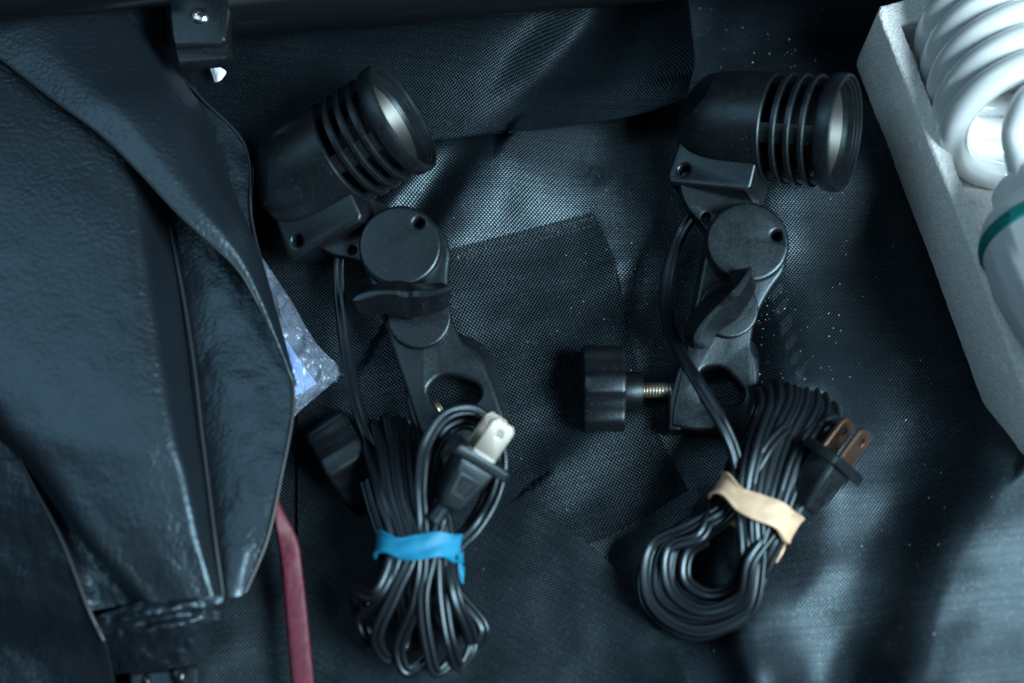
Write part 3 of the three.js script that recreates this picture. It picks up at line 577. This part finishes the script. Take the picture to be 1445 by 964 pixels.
  // hub with its latch under the neck
  const wp = (a) => a.map(([x, y, h]) => { const p = PX(x, y, h); return [p.x / MM, p.z / MM]; });
  const hubPts = wp([[176, 946, 10], [194, 938, 10], [266, 930, 10], [280, 940, 10], [280, 1020, 10], [182, 1030, 10]]);
  const scaleMM = (g) => g.scale(MM, MM, MM);
  const hub = part('hub', fin(scaleMM(slab(hubPts, -4, 10, 4))), M.bracket, S);
  for (const [x, y, r] of [[206, 960, 1.8], [252, 952, 3.2]]) { const c = PX(x, y, 10), q = new THREE.SphereGeometry(r * MM, 24, 16); q.scale(1, 0.7, 1.3); q.translate(c.x, c.y, c.z); hub.updateMatrixWorld(true); mesh('latch', q.applyMatrix4(hub.matrixWorld.clone().invert()), M.tube, hub); }
}

// ------------------------------------------------------------------ clear plastic bag corner and a paper scrap
{
  const B = thing('plastic_bag', 'crumpled clear plastic bag with a pale slip, corner poking out under the softbox', 'plastic bag', PX(430, 540, 4));
  part('film', patch([
    [[330, 340, 12], [348, 342, 13], [357, 344, 12], [361, 350, 10]],
    [[340, 430, 13], [370, 420, 17], [392, 415, 15], [408, 420, 9]],
    [[350, 500, 14], [392, 492, 20], [424, 482, 16], [446, 484, 8]],
    [[360, 560, 13], [404, 556, 18], [446, 536, 13], [484, 524, 6]],
    [[370, 610, 8], [405, 598, 11], [425, 578, 9], [470, 540, 4]],
  ], 50, 60, 0.15, { wob: 5, wobS: 22, s: 21 }), M.film, B);
  part('paper_slip', patch([[[380, 470, 9], [396, 476, 9], [404, 480, 9]], [[384, 520, 9], [410, 518, 9.4], [428, 516, 9]], [[392, 566, 8], [422, 556, 9], [447, 541, 8.6]]], 14, 14, 0.25, { wob: 0.5, wobS: 30, s: 22 }), M.paper, B);
  const T = thing('paper_tag', 'small torn white paper tag under the stand bracket', 'paper tag', PX(300, 92, 20));
  part('slip', patch([[[280, 50, 21], [296, 52, 22], [306, 62, 21]], [[288, 76, 21], [300, 78, 22.5], [307, 90, 21.5]], [[297, 98, 20], [307, 103, 21.5], [319, 101, 21]], [[303, 116, 19], [308, 115, 20], [313, 112, 20]]], 16, 16, 0.25, { wob: 0.8, wobS: 14, s: 25 }), M.paper, T);
}

// ------------------------------------------------------------------ magenta binding tape
{
  const R = thing('binding_strap', 'magenta stitched fabric strap hanging out beside the softbox', 'strap', PX(415, 850, 0));
  const mid = [[372, 700, 20, 392, 694], [386, 738, 19, 397, 714], [392, 770, 15, 420, 762], [397, 810, 11, 427, 808], [403, 880, 8, 435, 880], [411, 965, 7, 443, 962], [420, 1060, 7, 452, 1058]];
  part('tape', patch(mid.map(([x, y, h, x2, y2]) => [[x, y, h - 1.5], [x + 2.5, y, h + 0.6], [lerp(x, x2, 0.5), (y + y2) / 2, h + 1.1], [x2 - 2.5, y2, h + 0.6], [x2, y2, h - 1.5]]), 24, 120, 1.2, { wob: 0.6, wobS: 20, s: 30 }), M.ribbon, R);
  const line = new THREE.CatmullRomCurve3(mid.map(([x, y, h, x2]) => PX(x + (x2 - x) * 0.17, y, h + 1.5)));
  for (let t = 0.16; t < 0.93; t += 0.022) { const a = line.getPointAt(t), b = line.getPointAt(t + 0.013); part('stitch', new THREE.TubeGeometry(new THREE.CatmullRomCurve3([a.clone().add(V3(0, -0.0002, 0)), a.clone().lerp(b, 0.5).add(V3(0, 0.0001, 0)), b.clone().add(V3(0, -0.0002, 0))]), 5, 0.0002, 5), M.redStitch, R); }
}

// ------------------------------------------------------------------ light stand tubes with bracket
{
  const a = PX(330, 14, 42), b = PX(1150, -56, 42), dir = b.clone().sub(a).normalize();
  const St = thing('light_stand', 'black tubular light stand with a plastic joint bracket along the bag edge', 'light stand', a);
  const cyl = (p, q, r, n = 48) => { const d = q.clone().sub(p), L = d.length(), g = new THREE.CylinderGeometry(r * MM, r * MM, L, n, 1); const uv = g.attributes.uv; for (let i = 0; i < uv.count; i++) uv.setXY(i, uv.getX(i) * r * MM * 6.283, uv.getY(i) * L); g.applyQuaternion(new THREE.Quaternion().setFromUnitVectors(V3(0, 1, 0), d.normalize())); g.translate(...p.clone().add(q).multiplyScalar(0.5).toArray()); return g; };
  part('outer_tube', cyl(a.clone().addScaledVector(dir, -0.02), b.clone().addScaledVector(dir, 0.12), 12), M.tube, St);
  part('inner_tube', cyl(PX(-260, 22, 62), PX(240, -18, 62), 7.5), M.tube, St);
  const wp = (arr) => arr.map(([x, y]) => { const p = PX(x, y, 57); return [p.x / MM, p.z / MM]; });
  const sc = (g) => g.scale(MM, MM, MM);
  const br = part('bracket', fin(sc(slab(wp([[229, -60], [312, -66], [321, 20], [320, 56], [312, 60], [246, 62], [240, 50]]), 43, 57, 2.6, [], 4)), 40), M.bracket, St);
  const sub = (n, g, mt) => { br.updateMatrixWorld(true); return mesh(n, g.applyMatrix4(br.matrixWorld.clone().invert()), mt, br); };
  sub('lower_lip', fin(sc(slab(wp([[243, 58], [318, 55], [323, 60], [322, 71], [316, 74], [248, 81]]), 45, 53, 1.2)), 30), M.bracket);
  const sp = PX(282, 22, 57.6), dome = new THREE.LatheGeometry([[0, 2.0], [1.4, 1.9], [2.8, 1.4], [3.5, 0.6], [3.7, -0.2]].map(([r, y]) => new THREE.Vector2(r * MM, y * MM)), 32);
  let sb = new Brush(dome); const e2 = new Evaluator(); e2.useGroups = false;
  const solid = new THREE.LatheGeometry([[0, 2.0], [1.4, 1.9], [2.8, 1.4], [3.5, 0.6], [3.7, -0.6], [0, -0.6]].map(([r, y]) => new THREE.Vector2(r * MM, y * MM)), 32);
  sb = new Brush(solid); sb.updateMatrixWorld();
  for (const k of [0, 1]) { const c = new Brush(new THREE.BoxGeometry(4.2 * MM, 2 * MM, 0.8 * MM)); c.position.set(0, 2.0 * MM, 0); c.rotation.y = 0.5 + k * Math.PI / 2; c.updateMatrixWorld(); sb = e2.evaluate(sb, c, SUBTRACTION); sb.updateMatrixWorld(); }
  sub('screw', smooth(sb.geometry, 30).translate(sp.x, sp.y, sp.z), M.screw);
}

// ------------------------------------------------------------------ foam tray and spiral bulb
{
  const HT = 36, T = thing('foam_tray', 'white expanded foam packing tray holding the spiral bulb', 'foam tray', PX(1400, 400, 0));
  const w = ([x, y]) => { const p = PX(x, y, HT); return [p.x / MM, p.z / MM]; };
  const rough = (pts, amp, s) => { const o = []; for (let i = 0; i < pts.length; i++) { const [ax, az] = pts[i], [bx, bz] = pts[(i + 1) % pts.length], L = Math.hypot(bx - ax, bz - az), n = Math.max(1, Math.round(L / 0.9)); for (let k = 0; k < n; k++) { const t = k / n, e = amp * (vnoise((i * 97 + k) * 0.36, s, 3) - 0.5) * 2; o.push([lerp(ax, bx, t) - (bz - az) / L * e, lerp(az, bz, t) + (bx - ax) / L * e]); } } return o; };
  const outer = roundPts([[1243, 8], [1262, 3], [1420, -42], [1590, -92], [1604, -84], [1700, 180], [1796, 490], [1788, 506], [1626, 578], [1498, 632], [1482, 632], [1468, 614], [1352, 304], [1240, 20]].map(w), 1);
  const inner = [[1272, 33], [1330, 27], [1400, 6], [1570, -48], [1660, 200], [1740, 420], [1600, 480], [1500, 500], [1462, 462], [1446, 446], [1428, 428], [1412, 392], [1396, 350], [1384, 328], [1330, 184]].map(w);
  const sc = (g) => g.scale(MM, MM, MM);
  part('wall', fin(sc(slab(rough(outer, 0.12, 1), -7, HT, 1.0, [rough(inner, 0.32, 7).reverse()], 2)), 50), M.foam, T);
  part('floor', fin(sc(slab(inner.map(([x, z]) => [x, z]), -6.6, 12, 0.3))), M.foam, T);

  const C0 = PX(1419, 60, 38), dax = PX(1497, 312, 53).sub(C0).normalize(), up = V3(0, 1, 0), side = V3().crossVectors(dax, up).normalize();
  if (side.x < 0) side.negate();
  up.copy(V3().crossVectors(side, dax)); if (up.y < 0) up.negate();
  const RC = 31, RT = 6.1;                                   // coil radius, tube radius
  const Bu = thing('spiral_bulb', 'white spiral fluorescent bulb with a teal ring, lying in the foam tray', 'light bulb', C0);
  const frame = (s, ang, r) => C0.clone().addScaledVector(dax, s * MM).addScaledVector(side, r * Math.cos(ang) * MM).addScaledVector(up, r * Math.sin(ang) * MM);
  const pitch = 25, turns = 2.5, s1 = 48, A1 = 1.5 - Math.PI, pts = [];
  // one tube: up one helix, over the tip, down the other
  const hel = (k) => { const a = []; for (let i = 0; i <= 66; i++) { const t = i / 66; a.push(frame(s1 - t * turns * pitch, A1 + k * Math.PI - t * turns * 2 * Math.PI, RC)); } return a; };
  const stem = (k) => { const ang = A1 + k * Math.PI; return [frame(s1 + 32, ang + 1.0, 17), frame(s1 + 17, ang + 0.95, 17.5), frame(s1 + 9, ang + 0.8, 20), frame(s1 + 3, ang + 0.45, 27)]; };
  const h0 = hel(0), h1 = hel(1), e0 = A1 - turns * 2 * Math.PI, sT = s1 - turns * pitch;
  const tip = [frame(sT - 5, e0 - 0.6, 24), frame(sT - 7, e0 - 1.1, 12), frame(sT - 7, e0 + Math.PI - 1.1, 12), frame(sT - 5, e0 + Math.PI - 0.6, 24)];
  pts.push(...stem(0), ...h0, ...tip, ...h1.reverse(), ...stem(1).reverse());
  part('spiral_tube', new THREE.TubeGeometry(new THREE.CatmullRomCurve3(pts, false, 'centripetal'), 900, RT * MM, 22, false), M.lampTube, Bu);
  const ringAt = (prof, n = 64) => { const g = new THREE.LatheGeometry(prof.map(([r, y]) => new THREE.Vector2(r * MM, y * MM)), n); g.applyQuaternion(new THREE.Quaternion().setFromUnitVectors(V3(0, 1, 0), dax)); g.translate(...C0.toArray()); return smooth(g, 40); };
  const base = part('base', ringAt([[0, 74], [20, 74], [22, 74.6], [23, 76], [23.4, 86], [26, 87], [30, 90], [32, 94], [32.4, 97], [31.6, 97.4], [31.6, 102.6], [32.4, 103], [32, 118], [28, 136], [24, 148], [14, 150], [14, 173], [0, 176]]), M.whitePlastic, Bu);
  const sub = (n, g, mt) => { base.updateMatrixWorld(true); return mesh(n, g.applyMatrix4(base.matrixWorld.clone().invert()), mt, base); };
  sub('teal_ring', ringAt([[31.4, 97.2], [33, 97.4], [33.3, 98], [33.3, 102], [33, 102.6], [31.4, 102.8]]), M.teal);
  for (let k = 0; k < 14; k++) {
    const a = k / 14 * 2 * Math.PI, g = new THREE.BoxGeometry(0.5, 2.2, 6.5); g.scale(MM, MM, MM);
    g.applyMatrix4(new THREE.Matrix4().makeRotationY(-a).multiply(new THREE.Matrix4().makeTranslation(33.25 * MM, 0, 0)));
    g.translate(0, 100 * MM, 0); g.applyQuaternion(new THREE.Quaternion().setFromUnitVectors(V3(0, 1, 0), dax)); g.translate(...C0.toArray());
    sub('lug', g, M.teal);
  }
}

// ------------------------------------------------------------------ lint and dust on the lining
{
  const N = 800, g = new THREE.IcosahedronGeometry(0.16 * MM, 1), I = new THREE.InstancedMesh(g, M.lint, N), m = new THREE.Matrix4(), q = new THREE.Quaternion();
  for (let i = 0; i < N; i++) {
    let x, y; if (i < 60) { x = 985 + rnd() * 230; y = 6 + rnd() * 90; } else if (i < 520) { x = 780 + (rnd() + rnd()) * 260; y = 200 + rnd() * 340; } else { x = 420 + rnd() * 1000; y = 190 + rnd() * 760; }
    const k = 0.25 + rnd() * rnd() * 1.3, fibre = rnd() > 0.97 ? 5 : 1;
    q.setFromEuler(new THREE.Euler(rnd() * 0.5, rnd() * 6, rnd() * 0.5));
    m.compose(PX(x, y, ground(x, y) + 2.2 * (x > 560 && x < 900 && y > 300 ? 1 : 0.12)), q, V3(k * (1 + rnd()) * fibre, k * 0.7 / Math.sqrt(fibre), k / Math.sqrt(fibre))); I.setMatrixAt(i, m);
  }
  I.name = 'lint'; I.userData = { kind: 'stuff', label: 'pale lint and dust specks scattered over the black lining' }; I.castShadow = I.receiveShadow = true;
  scene.add(I);
}

renderer.render(scene, camera);
